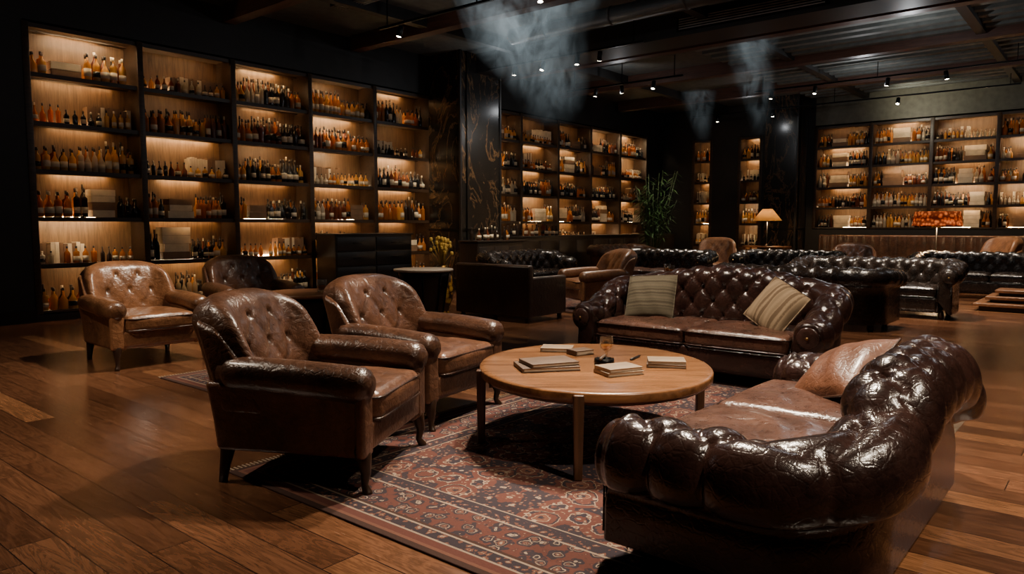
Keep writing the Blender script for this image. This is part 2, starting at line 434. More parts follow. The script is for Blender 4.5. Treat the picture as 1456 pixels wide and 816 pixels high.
def track(x, y0, y1, heads):
    mb = MB(); z = 4.55
    mb.box((x, (y0 + y1) / 2, z), (.04, y1 - y0, .035), 0)
    n = 3
    for i in range(n):
        y = y0 + .2 + (y1 - y0 - .4) * i / (n - 1)
        mb.box((x, y, (z + H) / 2), (.015, .015, H - z), 0)
    for (y, tx, ty) in heads:
        M = T(x, y, z - .12, 0, ty, tx)
        mb.lathe([(.012, .09), (.012, .05)], 8, 0, T(x, y, z - .07))
        mb.lathe([(.03, .09), (.045, .08), (.048, -.08), (.040, -.085)], 14, 0, M)
        mb.lathe([(.036, -.087), (.0, -.088)], 14, 1, M)
    mb.build('track_light', [M_metal, M_lens])
track(11.45, 6.6, 10.2, [(9.5, 0, 10), (8.0, 5, 0), (7.5, -10, 12), (8.8, 20, 5)])
track(14.5, 7.4, 10.4, [(9.6, 0, 10), (8.1, 15, 0), (8.9, -15, 5)])
track(17.4, 1.6, 7.0, [(4.1, 0, 10), (3.0, 0, -10), (5.6, 15, 0), (6.6, 0, 5)])
track(20.2, 2.0, 10.0, [(7.6, 0, 0), (4.5, 30, 0), (9.2, 0, 0)])
track(8.0, 5.2, 9.5, [(9.0, 10, 10), (6.2, 10, -10)])
track(4.75, 1.6, 4.6, [(2.55, 0, 0), (3.2, 15, 10), (4.2, 0, 15)])

# ------------------------------------------------------------------ shelving with bottles
def bottle(mb, x, y, z, h, r, mi, seg=8, lab=True):
    k = random.choice((0, 1, 2))
    if k == 0: pr = [(r * .96, 0), (r, .03 * h), (r, .55 * h), (r * .8, .64 * h), (r * .32, .74 * h), (r * .28, .86 * h)]
    elif k == 1: pr = [(r * 1.15, 0), (r * 1.2, .05 * h), (r * 1.15, .42 * h), (r * .6, .55 * h), (r * .3, .66 * h), (r * .28, .85 * h)]
    else: pr = [(r * .9, 0), (r * .9, .05 * h), (r * 1.02, .60 * h), (r * .95, .66 * h), (r * .35, .72 * h), (r * .3, .87 * h)]
    M = Matrix.Translation((x, y, z))
    mb.lathe(pr, seg, mi, M)
    rc = r * .36
    mb.lathe([(rc, .86 * h), (rc, h), (0, h)], 6, 6 if random.random() < .75 else 5, M)
    if lab and random.random() < .7:
        rr = max(p[0] for p in pr) * 1.03
        mb.lathe([(rr, .14 * h), (rr, random.uniform(.34, .44) * h)], seg, 5 if random.random() < .75 else 9, M)
def shelf_unit(name, loc, rz, bays, zs, depth, seed, bscale=1.0, seg=8, wide=0.0):
    random.seed(seed)
    mb = MB(); bt = MB()
    x0, x1 = bays[0], bays[-1]; z0, z1 = zs[0], zs[-1]
    mb.box(((x0 + x1) / 2, depth - .01, (z0 + z1) / 2), (x1 - x0, .02, z1 - z0), 1)
    for i, x in enumerate(bays):
        mb.rbox((x, depth / 2 - .02, (z0 + z1) / 2), (.09, depth + .02, z1 - z0 + .04), .006, 1, 0, k=1)
    for j, z in enumerate(zs):
        for i in range(len(bays) - 1):
            a, b = bays[i] + .03, bays[i + 1] - .03
            mb.box(((a + b) / 2, depth / 2, z), (b - a, depth - .02, .03), 0)
            if j > 0: mb.box(((a + b) / 2, .012, z - .022), (b - a, .016, .05), 0)      # front lip hiding the led
            if j == len(zs) - 1: continue
            top = zs[j + 1]
            lm = random.choices((2, 3, 4), (4, 4, 1.5))[0]
            cx = (a + b) / 2 + random.uniform(-.12, .12) * (b - a); lw = (b - a) * (random.uniform(.35, .6) + wide)
            mb.box((cx, .034, top - .022), (min(lw, (b - a) * .74), .012, .010), lm)
            # rear down-lighter grazing the back panel, behind a small valance
            if random.random() < .6:
                lw2 = (b - a) * random.uniform(.4, .8)
                mb.box(((a + b) / 2, depth - .10, top - .020), (lw2, .012, .008), random.choice((2, 3)))
                mb.box(((a + b) / 2, depth - .12, top - .024), (b - a, .010, .024), 0)
            r2 = random.random()
            if r2 < .8:
                bw = (b - a) * random.uniform(.4, .85)
                mb.box(((a + b) / 2 + random.uniform(-.5, .5) * (b - a - bw - .05), depth - .03, z + .022), (bw, .010, .010), 4 if r2 < .45 else 2)
            # contents
            x = a + .04; hmax = top - z - .13
            rr0 = random.random()
            if rr0 < .20:
                w = random.uniform(.5, .9) * min(1, (b - a) / 1.3); k = random.choice((0, 1))
                xx = random.choice((x, b - .06 - w))
                nb = random.randint(9, 14)
                hb0 = hmax * random.uniform(.5, .75)
                for q in range(nb):
                    hb = hb0 * random.uniform(.92, 1.04) * bscale
                    bw = w / nb
                    bt.box((xx + bw * (q + .5), .25, z + .018 + hb / 2), (bw * .93, .18, hb), random.choice((7, 7, 7, 8)) if k else random.choice((7, 8, 8)))
                segs = [(x, b - .04)]; backrow = False
            elif rr0 < .62 and b - a > 1:
                w = random.uniform(.30, .52); xx = random.uniform(a + .1, b - w - .1)
                hh = 0; main = random.choice((7, 7, 8))
                for q in range(random.randint(2, 4)):
                    hq = random.uniform(.09, .14)
                    bt.box((xx + w / 2, .22, z + .018 + hh + hq / 2), (w * random.uniform(.8, 1), .22, hq * .96), random.choice((main, main, 8))); hh += hq
                segs = [(x, xx - .03), (xx + w + .03, b - .04)]; backrow = True
            else: segs = [(x, b - .04)]; backrow = True
            for (s0, s1) in segs:
                xx = s0 + .04
                while xx < s1 - .03:
                    mi = random.choices((0, 1, 2, 3, 4, 9), (3.4, 2.6, 3.8, 1.8, 1.8, 2.2))[0]
                    h = min(hmax, random.uniform(.28, .43) * bscale) * (.62 if not backrow else 1); r = random.uniform(.038, .054) * bscale
                    run = random.randint(2, 5)
                    for q in range(run):
                        if xx > s1 - .03: break
                        bottle(bt, xx, .11 + random.uniform(-.01, .01), z + .018, h, r * (.8 if not backrow else 1), mi, seg)
                        if backrow: bottle(bt, xx + .03, .25, z + .018, min(hmax, h * random.uniform(1.0, 1.2)), r, random.choice((0, 1, 2, 3, 9)), seg, False)
                        xx += r * 2.3
                    if random.random() < .06: xx += .10
    so = mb.build(name, [W_shelf, W_back, M_led, M_led2, M_led3], loc, rz)
    bt.build('liquor_bottles', BM, parent=so)
ZS = [.13 + .67 * i for i in range(7)]
shelf_unit('backlit_display_shelf', (3.63, YMAX + .02, 0), 0, [1.53 * i for i in range(6)], ZS, .46, 3)
shelf_unit('backlit_display_shelf', (12.86, YMAX + .02, 0), 0, [1.565 * i for i in range(6)], ZS, .46, 5)
shelf_unit('backlit_display_shelf', (XMAX + .02, 6.9, 0), -90, [1.45 * i for i in range(6)], [1.31 + .565 * i for i in range(6)], .46, 8, .95, 7, .2)
shelf_unit('backlit_display_shelf', (XMAX + .02, 10.66, 0), -90, [0, .6], [.13 + .65 * i for i in range(7)], .46, 9)
shelf_unit('backlit_display_shelf', (XMAX + .02, 9.15, 0), -90, [0, .67], [.13 + .65 * i for i in range(7)], .46, 10)

# ------------------------------------------------------------------ rugs
RX0, RX1, RY0, RY1 = 2.02, 6.3, .85, 3.72
def rug(x0, x1, y0, y1, name, tint=1.0):
    hx, hy = (x1 - x0) / 2, (y1 - y0) / 2
    mb = MB(); mb.rbox((0, 0, .005), (2 * hx, 2 * hy, .010), .004, 2, 0, k=1)
    for sgn in (-1, 1):
        n = int(2 * hx / .025)
        for i in range(n):
            x = -hx + .0125 + i * .025
            mb.box((x, sgn * (hy + .025), .004), (.008, .06, .005), 1)
    mb.build('persian_rug', [rug_mat(name, hx, hy, tint), plain('rug_fringe', (.3, .22, .15), .9)], ((x0 + x1) / 2, (y0 + y1) / 2, .0))
rug(RX0, RX1, RY0, RY1, 'persian_pattern')
rug(2.94, 6.0, 4.75, 6.55, 'persian_pattern_b', .8)
rug(9.4, 15.6, 5.0, 8.6, 'persian_pattern_c', .8)

# ------------------------------------------------------------------ armchair
def armchair(loc, rz, mat, seatmat, res=34, name='leather_armchair', hs=1.0, A=.017):
    mb = MB()
    HB = .74 * hs
    def lean(rel): return -.16 * rel - .045 * rel ** 4
    def backfn(p, n):
        x, y, z = p; rel = max(0.0, (z + HB / 2) / HB); ay = abs(y) / .44
        d = 0
        if n.x > .6:
            d = .030 * (1 - ay ** 2) * sin(pi * min(1, rel))
            msk = sstep((rel - .36) / .12) * sstep((.96 - rel) / .14) * sstep((.80 - ay) / .15)
            d += (tuft(y / .22, (z - .09) / .30, A, .024) - A * .7) * msk
        wing = .17 * sstep((ay - .5) / .5) * (.6 + .4 * sin(pi * min(1, rel * .95))) if n.x > -.5 else .03 * ay ** 3
        x2 = x + d + lean(rel) + wing
        z2 = z - .10 * ay ** 4 * rel + .02 * (1 - ay * ay) * rel
        y2 = y * (1.0 - .03 * (1 - rel)) * (1 - .05 * rel ** 3)
        return (x2, y2, z2)
    mb.rbox((-.34, 0, .21 + HB / 2 + .02), (.17, .88, HB), .08, 4, 0, backfn, ns=(2, res, res), k=6)
    for sg in (-1, 1):
        # wing cheek, sunk into the back so the outside reads as one upholstered curve
        def wfn(p, n, sg=sg):
            x, y, z = p; rel = max(0.0, (z + .25) / .50)
            fx = (x + .14) / .28
            x2 = x - .135 * rel - .02 * rel ** 3 - (.13 * rel ** 1.6) * fx
            return (x2, y - sg * .018 * rel + sg * .012 * sin(pi * min(1, rel)) + sg * .018 * fx * rel, z - .05 * fx * rel)
        mb.rbox((-.245, sg * .395, .62), (.28, .10, .50), .048, 8, 0, wfn, k=5)
        def sidefn(p, n, sg=sg):
            x, y, z = p; rel = (z + .18) / .36
            return (x + (-.04 * (rel) if x < 0 else .0), y - sg * .03 * (1 - rel) - sg * .010 * sin(pi * rel), z)
        mb.rbox((.0, sg * .405, .365), (.84, .115, .37), .03, 6, 0, sidefn, k=3)
        pts = []; rr = []
        N = 30
        for i in range(N):
            t = i / (N - 1)
            pts.append((-.38 + .83 * t, sg * (.405 + .012 * sin(pi * t)), .595 - .045 * t + .012 * sin(pi * t)))
            r = .084 + .012 * t
            if t > .90: r *= math.sqrt(max(.0, 1 - ((t - .90) / .102) ** 2)) * .6 + .4
            if t < .06: r *= .7
            rr.append(r)
        mb.tube(pts, rr, 22, 0, sy=1.10)
        mb.rbox((.405, sg * .41, .36), (.055, .125, .34), .024, 3, 0, k=3)
        # legs
        mb.tube([(.37, sg * .385, .25), (.40, sg * .41, .19), (.415, sg * .42, .11), (.405, sg * .412, .05), (.425, sg * .425, .012), (.428, sg * .428, 0)], [.048, .042, .026, .019, .026, .024], 10, 1)
        mb.tube([(-.36, sg * .37, .25), (-.38, sg * .38, .19), (-.395, sg * .385, .10), (-.41, sg * .39, 0)], [.045, .040, .030, .022], 10, 1)
    mb.rbox((-.02, 0, .26), (.84, .76, .15), .03, 2, 0)
    mb.rbox((.395, 0, .285), (.07, .74, .15), .025, 3, 0)
    def seatfn(p, n):
        x, y, z = p; cx, cy = x / .37, y / .335
        k = (1 - min(1, cx * cx)) * (1 - min(1, cy * cy))
        cr = .006 * sin(19 * x + 6 * sin(7 * y)) + .004 * sin(23 * y + 5 * sin(9 * x))
        return (x + (.02 * (1 - cy * cy) if x > .3 else 0), y, z + (.035 * k ** .6 + cr * k if z > 0 else 0))
    mb.rbox((.08, 0, .42), (.74, .665, .155), .055, 26 if res > 30 else 12, 2, seatfn, k=4)
    def rrect(cx, hx, hy, z, r=.06, n=6):
        out = []
        for (sx, sy, a0) in ((1, 1, 0), (-1, 1, 90), (-1, -1, 180), (1, -1, 270)):
            for i in range(n + 1):
                a = math.radians(a0 + 90 * i / n)
                out.append((cx + sx * (hx - r) + r * cos(a), sy * (hy - r) + r * sin(a), z))
        return out
    for z in (.475, .365):
        mb.tube(rrect(.085, .372, .333, z), .007, 6, 2, closed=True)
    return mb.build(name, [mat, W_leg, seatmat], loc, rz)

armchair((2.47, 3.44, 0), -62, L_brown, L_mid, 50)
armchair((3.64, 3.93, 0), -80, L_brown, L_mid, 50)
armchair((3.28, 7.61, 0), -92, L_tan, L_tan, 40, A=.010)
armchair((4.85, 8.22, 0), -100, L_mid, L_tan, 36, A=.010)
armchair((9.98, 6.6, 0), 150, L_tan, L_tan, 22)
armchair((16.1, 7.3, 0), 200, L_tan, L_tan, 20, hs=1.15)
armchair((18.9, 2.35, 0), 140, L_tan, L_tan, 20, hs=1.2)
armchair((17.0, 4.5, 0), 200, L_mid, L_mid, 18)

# ------------------------------------------------------------------ chesterfield
def chesterfield(loc, rz, Wd, D, Hb, Ha, hump, seats, mat, seatmat, nu=240, q=1.0, name='chesterfield_sofa', A=.034, r=.12, rise=(.15, .8), tw=.205, B=.026, srise=None):
    mb = MB(); t = .03 + 2 * r; yi = Wd / 2 - t; xb = -D / 2 + t; xf = D / 2 - .04; rc = .17
    seg1 = (xf - (xb + rc)); arc = rc * pi / 2; seg2 = 2 * (yi - rc); L = 2 * seg1 + 2 * arc + seg2
    def path(s):
        if s < seg1: return xf - s, -yi, 0, -1
        s -= seg1
        if s < arc:
            a = -pi / 2 - s / rc; return xb + rc + rc * cos(a), -yi + rc + rc * sin(a), cos(a), sin(a)
        s -= arc
        if s < seg2: return xb, -yi + rc + s, -1, 0
        s -= seg2
        if s < arc:
            a = pi - s / rc; return xb + rc + rc * cos(a), yi - rc + rc * sin(a), cos(a), sin(a)
        s -= arc
        return xb + rc + s, yi, 0, 1
    def Hf(x, y, s=0.0):
        if srise:
            sm = min(s, L - s)
            h = Ha + (Hb - Ha) * sstep((sm - seg1 - srise[0]) / srise[1])
        else:
            fr = (xf - x) / (xf - xb); h = Ha + (Hb - Ha) * sstep((fr - rise[0]) / rise[1])
        fr = (xf - x) / (xf - xb)
        return h + hump * cos(pi * y / 2 / yi) * sstep((fr - .7) / .3)
    nI, nR, nO = int(20 * q), int(28 * q), int(5 * q) + 1
    def prof(Hh):
        out = []
        zr = Hh - r
        for i in range(nI):
            k = i / nI; out.append((.035 * k, .26 + (zr - .26) * k, -1, 0, (zr - .26) * k - (zr - .26), k, 0))
        cn = .035 + r
        for i in range(nR + 1):
            a = pi - (pi + 1.2) * i / nR
            out.append((cn + r * cos(a), zr + r * sin(a), cos(a), sin(a), r * (pi - a), 1, (pi - a)))
        n0, z0 = out[-1][0], out[-1][1]
        for i in range(1, nO + 1):
            k = i / nO; out.append((n0 + (tw - n0) * min(1, k * 3), z0 + (.09 - z0) * k, 1, 0, 0, 0, 9))
        return out
    nU = nu; wu = .215
    nb = round(L / wu); wu = L / nb
    def ring(s, off=0, fwd=0):
        x, y, nx, ny = path(s); Hh = Hf(x, y, s); P = prof(Hh); vs = []
        for (n, z, an, az, vl, k, ang) in P:
            d = 0
            if ang < 9:
                tm = sstep((z - .40) / .08) if ang == 0 else 1 - sstep((ang - 1.75) / .5)
                pm = sstep((ang - 1.75) / .5) * (1 - sstep((ang - 3.6) / .5)) if ang > 0 else 0
                uu = s / wu; vv = (vl - .06) / .26
                em = sstep(min(s, L - s) / .06)
                d = (tuft(uu, vv, A, B) * tm + (A * 1.05 * abs(sin(pi * uu)) ** .5) * pm) * em
            d -= off
            vs.append((x + nx * (n + an * d) + fwd, y + ny * (n + an * d), z + az * d))
        return vs
    rings = [ring(0, .035, .030), ring(0, .012, .024), ring(0, 0, .008)]
    rings += [ring(L * i / nU) for i in range(nU + 1)]
    rings += [ring(L, 0, .008), ring(L, .012, .024), ring(L, .035, .030)]
    n = len(rings[0]); vs = [p for rg in rings for p in rg]; fs = []
    for i in range(len(rings) - 1):
        for j in range(n - 1):
            fs.append((i * n + j, i * n + j + 1, (i + 1) * n + j + 1, (i + 1) * n + j))
    last = (len(rings) - 1) * n
    fs.append(list(reversed(range(n)))); fs.append([last + j for j in range(n)])
    mb.add(vs, fs, 0, True)
    # arm scroll fronts
    for sg in (-1, 1):
        Hh = Hf(xf, sg * yi); cz = Hh - r; cy = sg * (yi + .035 + r)
        R90 = T(xf + .028, cy, cz, 0, 0, 90); e = r / .12
        mb.lathe([(.088 * e, 0), (.088 * e, .008), (.078 * e, .016), (.03, .024), (0, .018)], 24, 0, R90)
        mb.lathe([(.012, .02), (.012, .03), (0, .032)], 10, 3, R90)
        pts = [(xf + .03, sg * (yi + .02), .12), (xf + .03, sg * (yi + .025), cz - .1)]
        mb.tube(pts, .004, 6, 0)
        pts = [(xf + .03, sg * (yi + tw - .015), .12), (xf + .03, sg * (yi + tw - .02), cz - .12)]
        mb.tube(pts, .004, 6, 0)
    mb.rbox((0, 0, .115), (D - .45, Wd - .45, .07), .02, 2, 0)
    mb.rbox(((xf + xb) / 2, 0, .21), (xf - xb + .02, 2 * yi + .03, .20), .03, 2, 0)
    mb.rbox((xf - .01, 0, .225), (.07, 2 * yi + .01, .19), .03, 3, 0)
    for sx in (-1, 1):
        for sy in (-1, 1):
            mb.lathe([(.03, 0), (.042, .03), (.045, .05), (.03, .12)], 12, 1, T(sx * (D / 2 - .25) + (.1 if sx > 0 else 0), sy * (Wd / 2 - .22), 0))
    cw = 2 * yi / seats; cd = xf - xb + .03
    for i in range(seats):
        def sf(p, nn):
            x, y, z = p; cx, cy = x / (cd / 2), y / (cw / 2)
            k = max(0, 1 - cx * cx) * max(0, 1 - cy * cy)
            cr = .006 * sin(17 * x + 5 * sin(6 * y + i)) + .005 * sin(19 * y + 5 * sin(8 * x + i))
            return (x, y, z + (.035 * k ** .6 + cr * k if z > 0 else 0))
        cy0 = -yi + cw * (i + .5)
        mb.rbox(((xf + xb) / 2 + .015, cy0, .385), (cd, cw - .006, .155), .055, int(20 * q) + 2, 2, sf, k=4)
        for z in (.44, .33):
            rrp = []
            for (sx, sy, a0) in ((1, 1, 0), (-1, 1, 90), (-1, -1, 180), (1, -1, 270)):
                for k in range(6):
                    a = math.radians(a0 + 18 * k)
                    rrp.append(((xf + xb) / 2 + .015 + sx * (cd / 2 - .05) + .053 * cos(a), cy0 + sy * (cw / 2 - .055) + .053 * sin(a), z))
            mb.tube(rrp, .007, 6, 2, closed=True)
    return mb.build(name, [mat, W_leg, seatmat, M_brass], loc, rz)

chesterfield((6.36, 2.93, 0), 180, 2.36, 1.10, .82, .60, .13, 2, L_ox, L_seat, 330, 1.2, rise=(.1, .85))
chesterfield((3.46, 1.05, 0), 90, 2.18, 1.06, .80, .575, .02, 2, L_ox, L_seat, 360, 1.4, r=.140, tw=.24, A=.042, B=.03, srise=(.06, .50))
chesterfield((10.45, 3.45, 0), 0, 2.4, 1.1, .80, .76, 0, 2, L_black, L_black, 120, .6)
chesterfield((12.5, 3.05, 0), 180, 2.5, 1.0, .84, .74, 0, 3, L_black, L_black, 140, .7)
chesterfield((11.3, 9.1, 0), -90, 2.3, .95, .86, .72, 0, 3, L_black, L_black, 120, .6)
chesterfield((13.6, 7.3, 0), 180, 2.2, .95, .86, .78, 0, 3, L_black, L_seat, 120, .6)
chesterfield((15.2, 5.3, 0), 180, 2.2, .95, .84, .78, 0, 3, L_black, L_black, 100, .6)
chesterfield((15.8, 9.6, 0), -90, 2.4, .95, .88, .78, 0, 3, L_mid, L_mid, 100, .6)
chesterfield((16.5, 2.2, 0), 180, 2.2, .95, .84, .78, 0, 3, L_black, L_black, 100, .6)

# boxy loveseat seen from behind
mb = MB()
mb.rbox((-.40, 0, .44), (.11, 1.42, .74), .03, 3, 0)
for sg in (-1, 1): mb.rbox((.02, sg * .66, .36), (.84, .10, .56), .03, 3, 0)
mb.rbox((.03, 0, .22), (.78, 1.24, .24), .02, 2, 0)
for sg in (-1, 1):
    mb.rbox((.05, sg * .305, .41), (.74, .60, .15), .05, 4, 0)
    mb.rbox((-.28, sg * .305, .60), (.15, .58, .32), .06, 4, 0)
    for sx in (-1, 1): mb.rbox((sx * .38, sg * .62, .05), (.05, .05, .10), .006, 1, 1)
mb.tube([(-.458, -.7, .78), (-.458, .7, .78)], .006, 6, 0)
mb.build('boxy_loveseat', [leather('leather_dark_brown', (.016, .009, .006), (.048, .025, .016), .38), W_leg], (8.38, 7.03, 0), 0)

# banquette along far wall
mb = MB()
def chan(p, n):
    d = .022 * abs(sin(pi * p.y / .22)) ** .5 if n.x > .6 else 0
    return (p.x + d, p.y, p.z)
mb.rbox((-.22, 0, .72), (.14, 5.4, .80), .05, 4, 0, chan, ns=(2, 200, 4))
mb.rbox((.05, 0, .36), (.62, 5.4, .18), .05, 4, 0)
mb.box((.03, 0, .13), (.56, 5.3, .26), 1)
mb.build('leather_banquette', [L_mid, W_leg], (21.38, 4.0, 0), 180)

# ------------------------------------------------------------------ throw pillows
def pillow(loc, rot, size, th, mat, name='throw_pillow'):
    mb = MB(); N = 24; vs = []; fs = []
    for side in (1, -1):
        o = len(vs)
        for i in range(N + 1):
            for j in range(N + 1):
                u = -1 + 2 * i / N; v = -1 + 2 * j / N
                k = max(0, (1 - abs(u) ** 2.6)) * max(0, (1 - abs(v) ** 2.6))
                sx = 1 - .07 * (1 - v * v); sy = 1 - .07 * (1 - u * u)
                wr = .006 * sin(9 * u + 4 * v) * k
                vs.append((u * size / 2 * sy, v * size / 2 * sx * .92, side * (th / 2 * k ** .55 + .002) + wr))
        for i in range(N):
            for j in range(N):
                a, b, c, d = o + i * (N + 1) + j, o + (i + 1) * (N + 1) + j, o + (i + 1) * (N + 1) + j + 1, o + i * (N + 1) + j + 1
                fs.append((a, b, c, d) if side > 0 else (d, c, b, a))
    mb.add(vs, fs, 0)
    edge = []
    for i in range(N): edge.append(i * (N + 1))
    for j in range(N): edge.append(N * (N + 1) + j)
    for i in range(N): edge.append((N - i) * (N + 1) + N)
    for j in range(N): edge.append(N - j)
    mb.tube([vs[e] for e in edge], .006, 6, 0, closed=True)
    ob = mb.build(name, [mat], loc)
    ob.rotation_euler = rot; return ob
P1 = stripe_mat('taupe_woven_fabric', (.070, .057, .038), (.125, .105, .072), 150, pi / 2)
P2 = stripe_mat('beige_woven_fabric', (.12, .08, .048), (.28, .20, .125), 100, 0)
def facing(n, roll):   # rotation with local z along n, local y up-ish, rolled
    n = Vector(n).normalized(); up = Vector((0, 0, 1)); x = up.cross(n).normalized(); y = n.cross(x)
    M = Matrix((x, y, n)).transposed(); return (M @ Matrix.Rotation(math.radians(roll), 3, 'Z')).to_euler()
pillow((6.28, 3.50, .67), facing((-.86, -.10, .42), 4), .48, .17, P1)
pillow((6.26, 2.28, .66), facing((-.80, .25, .50), -24), .46, .17, P2)
pillow((3.98, 1.10, .60), facing((-.35, .50, .78), 28), .48, .18, L_cush)

# ------------------------------------------------------------------ coffee table
mb = MB()
EX, EY = .725, .83; SEG = 72
mb.lathe([(.0, .390), (.93, .390), (.960, .398), (.965, .42)], SEG, 1, None, True, EX, EY)
mb.lathe([(.965, .412), (.992, .415), (1.0, .424), (1.0, .461), (.992, .470), (.95, .472), (0, .472)], SEG, 0, None, True, EX, EY)
for (lx, ly) in ((-.17, -.80), (-.71, -.13), (.71, .13), (.17, .80)):
    mb.rbox((lx, ly, .230), (.058, .058, .460), .008, 2, 1, lambda p, n: (p.x * (.78 + .22 * (p.z + .230) / .460), p.y * (.78 + .22 * (p.z + .230) / .460), p.z))
mb.tube([(-.16, -.74, .36), (.16, .74, .36)], .016, 8, 1); mb.tube([(-.66, -.12, .36), (.66, .12, .36)], .016, 8, 1)
W_table = wood('oak_table_top', (.090, .036, .013), (.29, .125, .046), .27, .42, axis=0, bump=.06)
W_tleg = wood('oak_table_leg', (.040, .018, .009), (.11, .046, .021), .4, axis=2)
mb.build('round_coffee_table', [W_table, W_tleg], (3.86, 2.55, .010), -50.1)
ZT = .483
def book(loc, rz, w, d, h, cover, name='book'):
    mb = MB()
    mb.rbox((0, 0, h - .003), (w, d, .006), .002, 1, 0, k=1); mb.rbox((0, 0, .003), (w, d, .006), .002, 1, 0, k=1)
    mb.rbox((-w / 2 + .004, 0, h / 2), (.008, d, h - .001), .003, 1, 0, k=1)
    mb.box((.003, 0, h / 2), (w - .016, d - .012, h - .012), 1)
    for i in range(3): mb.box((w / 2 - .0045, 0, h * (.3 + .2 * i)), (.001, d - .014, .001), 0)
    return mb.build(name, [cover, M_paper], loc, rz)
book((3.56, 2.70, ZT), -38, .36, .26, .026, M_cover)
book((3.57, 2.69, ZT + .026), -30, .31, .23, .024, M_cover)
book((4.12, 3.03, ZT), -60, .22, .17, .028, M_cover2)
book((4.10, 2.82, ZT), -20, .15, .12, .034, M_cover)
book((3.70, 2.27, ZT), -28, .24, .18, .024, M_cover2)
book((3.70, 2.27, ZT + .024), -24, .23, .17, .022, M_cover2)
book((4.10, 2.17, ZT), -62, .24, .18, .022, M_cover)
book((4.10, 2.17, ZT + .022), -58, .23, .17, .020, M_cover2)
M_liq = bottle_mat('whisky_liquid', (.40, .14, .02), .4)
def tumbler(loc, s=1.0):
    mb = MB()
    mb.lathe([(.0, .0), (.034 * s, .0), (.037 * s, .01), (.042 * s, .10 * s), (.039 * s, .10 * s), (.034 * s, .02), (0, .018)], 20, 0)
    mb.lathe([(.0, .020), (.033 * s, .0205), (.0355 * s, .05 * s), (0, .05 * s)], 18, 1)
    mb.build('whisky_glass', [M_glass, M_liq], loc)
# stemmed tasting glass on the coffee table
mb = MB()
mb.lathe([(0, 0), (.038, 0), (.038, .004), (.008, .012), (.006, .045), (.016, .055), (.040, .075), (.046, .105), (.040, .150), (.038, .150), (.043, .105), (.037, .078), (.012, .060), (0, .058)], 26, 0)
mb.lathe([(0, .0605), (.012, .062), (.0355, .080), (.040, .096), (0, .096)], 22, 1)
mb.build('stemmed_whisky_glass', [M_glass, M_liq], (4.05, 2.58, ZT))
mb = MB()
mb.lathe([(0, 0), (.055, 0), (.065, .012), (.062, .035), (.048, .035), (.044, .014), (0, .012)], 20, 0)
mb.tube([(-.09, .02, .045), (.05, .0, .045)], .009, 8, 1)
mb.build('ashtray_with_cigar', [M_metal, M_cover], (3.90, 2.50, ZT), 30)
mb = MB(); mb.tube([(-.08, 0, .008), (.08, 0, .008)], .007, 8, 0); mb.tube([(.08, 0, .008), (.10, 0, .008)], .004, 8, 1)
mb.build('fountain_pen', [M_black, M_brass], (4.18, 2.44, ZT), 10)

# ------------------------------------------------------------------ side tables and cabinets
def drum_table(loc, r, h, top, name='drum_side_table'):
    mb = MB()
    mb.lathe([(0, h - .035), (r * .97, h - .035), (r, h - .028), (r, h - .006), (r * .985, h), (0, h)], 40, 1 if top else 0)
    mb.lathe([(r * .55, .10), (r * .62, .12), (r * .80, h - .12), (r * .86, h - .035), (0, h - .035)], 28, 0)
    mb.lathe([(r * .6, 0), (r * .62, .02), (r * .60, .10), (0, .11)], 28, 0)
    for i in range(8):
        a = pi * 2 * i / 8
        mb.tube([(r * .63 * cos(a), r * .63 * sin(a), .10), (r * .84 * cos(a), r * .84 * sin(a), h - .06)], .012, 6, 2)
    mb.build(name, [W_dark, top or W_dark, M_metal], loc)
drum_table((4.20, 6.15, .010), .42, .70, W_bar)
tumbler((4.32, 6.05, .711), 1.2)
drum_table((7.1, 7.56, 0), .42, .76, M_white, 'marble_bistro_table')
drum_table((10.9, 5.75, 0), .30, .60, None)
tumbler((10.9, 5.78, .60), 1.4); tumbler((10.8, 5.65, .60), 1.2)
drum_table((13.0, 5.2, 0), .40, .50, W_bar)
# low stepped wooden plinth table on the right
mb = MB()
mb.rbox((0, 0, .10), (1.15, 1.0, .05), .01, 1, 0); mb.rbox((0, 0, .04), (1.0, .85, .08), .01, 1, 1)
mb.rbox((.05, .0, .20), (.85, .72, .05), .01, 1, 0); mb.rbox((.05, 0, .15), (.7, .6, .07), .01, 1, 1)
mb.rbox((.08, 0, .30), (.60, .50, .05), .01, 1, 0); mb.rbox((.08, 0, .25), (.45, .4, .07), .01, 1, 1)
mb.build('stepped_low_table', [W_bar, W_dark], (14.35, 1.35, 0))
mb = MB()
mb.rbox((0, 0, .61), (1.85, .58, 1.18), .012, 2, 0); mb.rbox((0, 0, 1.205), (1.92, .64, .03), .008, 1, 0)
for i in range(2):
    for j in range(4):
        mb.rbox((-.46 + .92 * i, -.298, .20 + .275 * j), (.88, .02, .25), .006, 1, 0, k=1)
        mb.tube([(-.56 + .92 * i, -.325, .22 + .275 * j), (-.36 + .92 * i, -.325, .22 + .275 * j)], .007, 6, 1)
for sx in (-1, 1):
    for sy in (-1, 1): mb.box((sx * .85, sy * .22, .012), (.06, .06, .024), 0)
mb.build('black_drawer_cabinet', [M_black, M_metal], (9.1, 11.3, 0))
mb = MB()
mb.rbox((0, 0, .56), (8.6, .55, 1.06), .015, 2, 0); mb.rbox((0, 0, 1.105), (8.7, .62, .04), .01, 1, 1); mb.box((0, .02, .02), (8.4, .45, .04), 0)
for i in range(11): mb.rbox((-3.9 + .78 * i, -.28, .56), (.70, .02, .88), .006, 1, 0, k=1)
cn = mb.build('back_bar_counter', [W_dark, M_black], (16.95, 11.3, 0))
random.seed(4); mb = MB()
for i in range(16): bottle(mb, -3.7 + i * .13 + random.uniform(-.02, .02), random.uniform(-.12, .12) - .1, 1.125, random.uniform(.24, .34), .04, random.choice((0, 2, 2, 3)), 10)
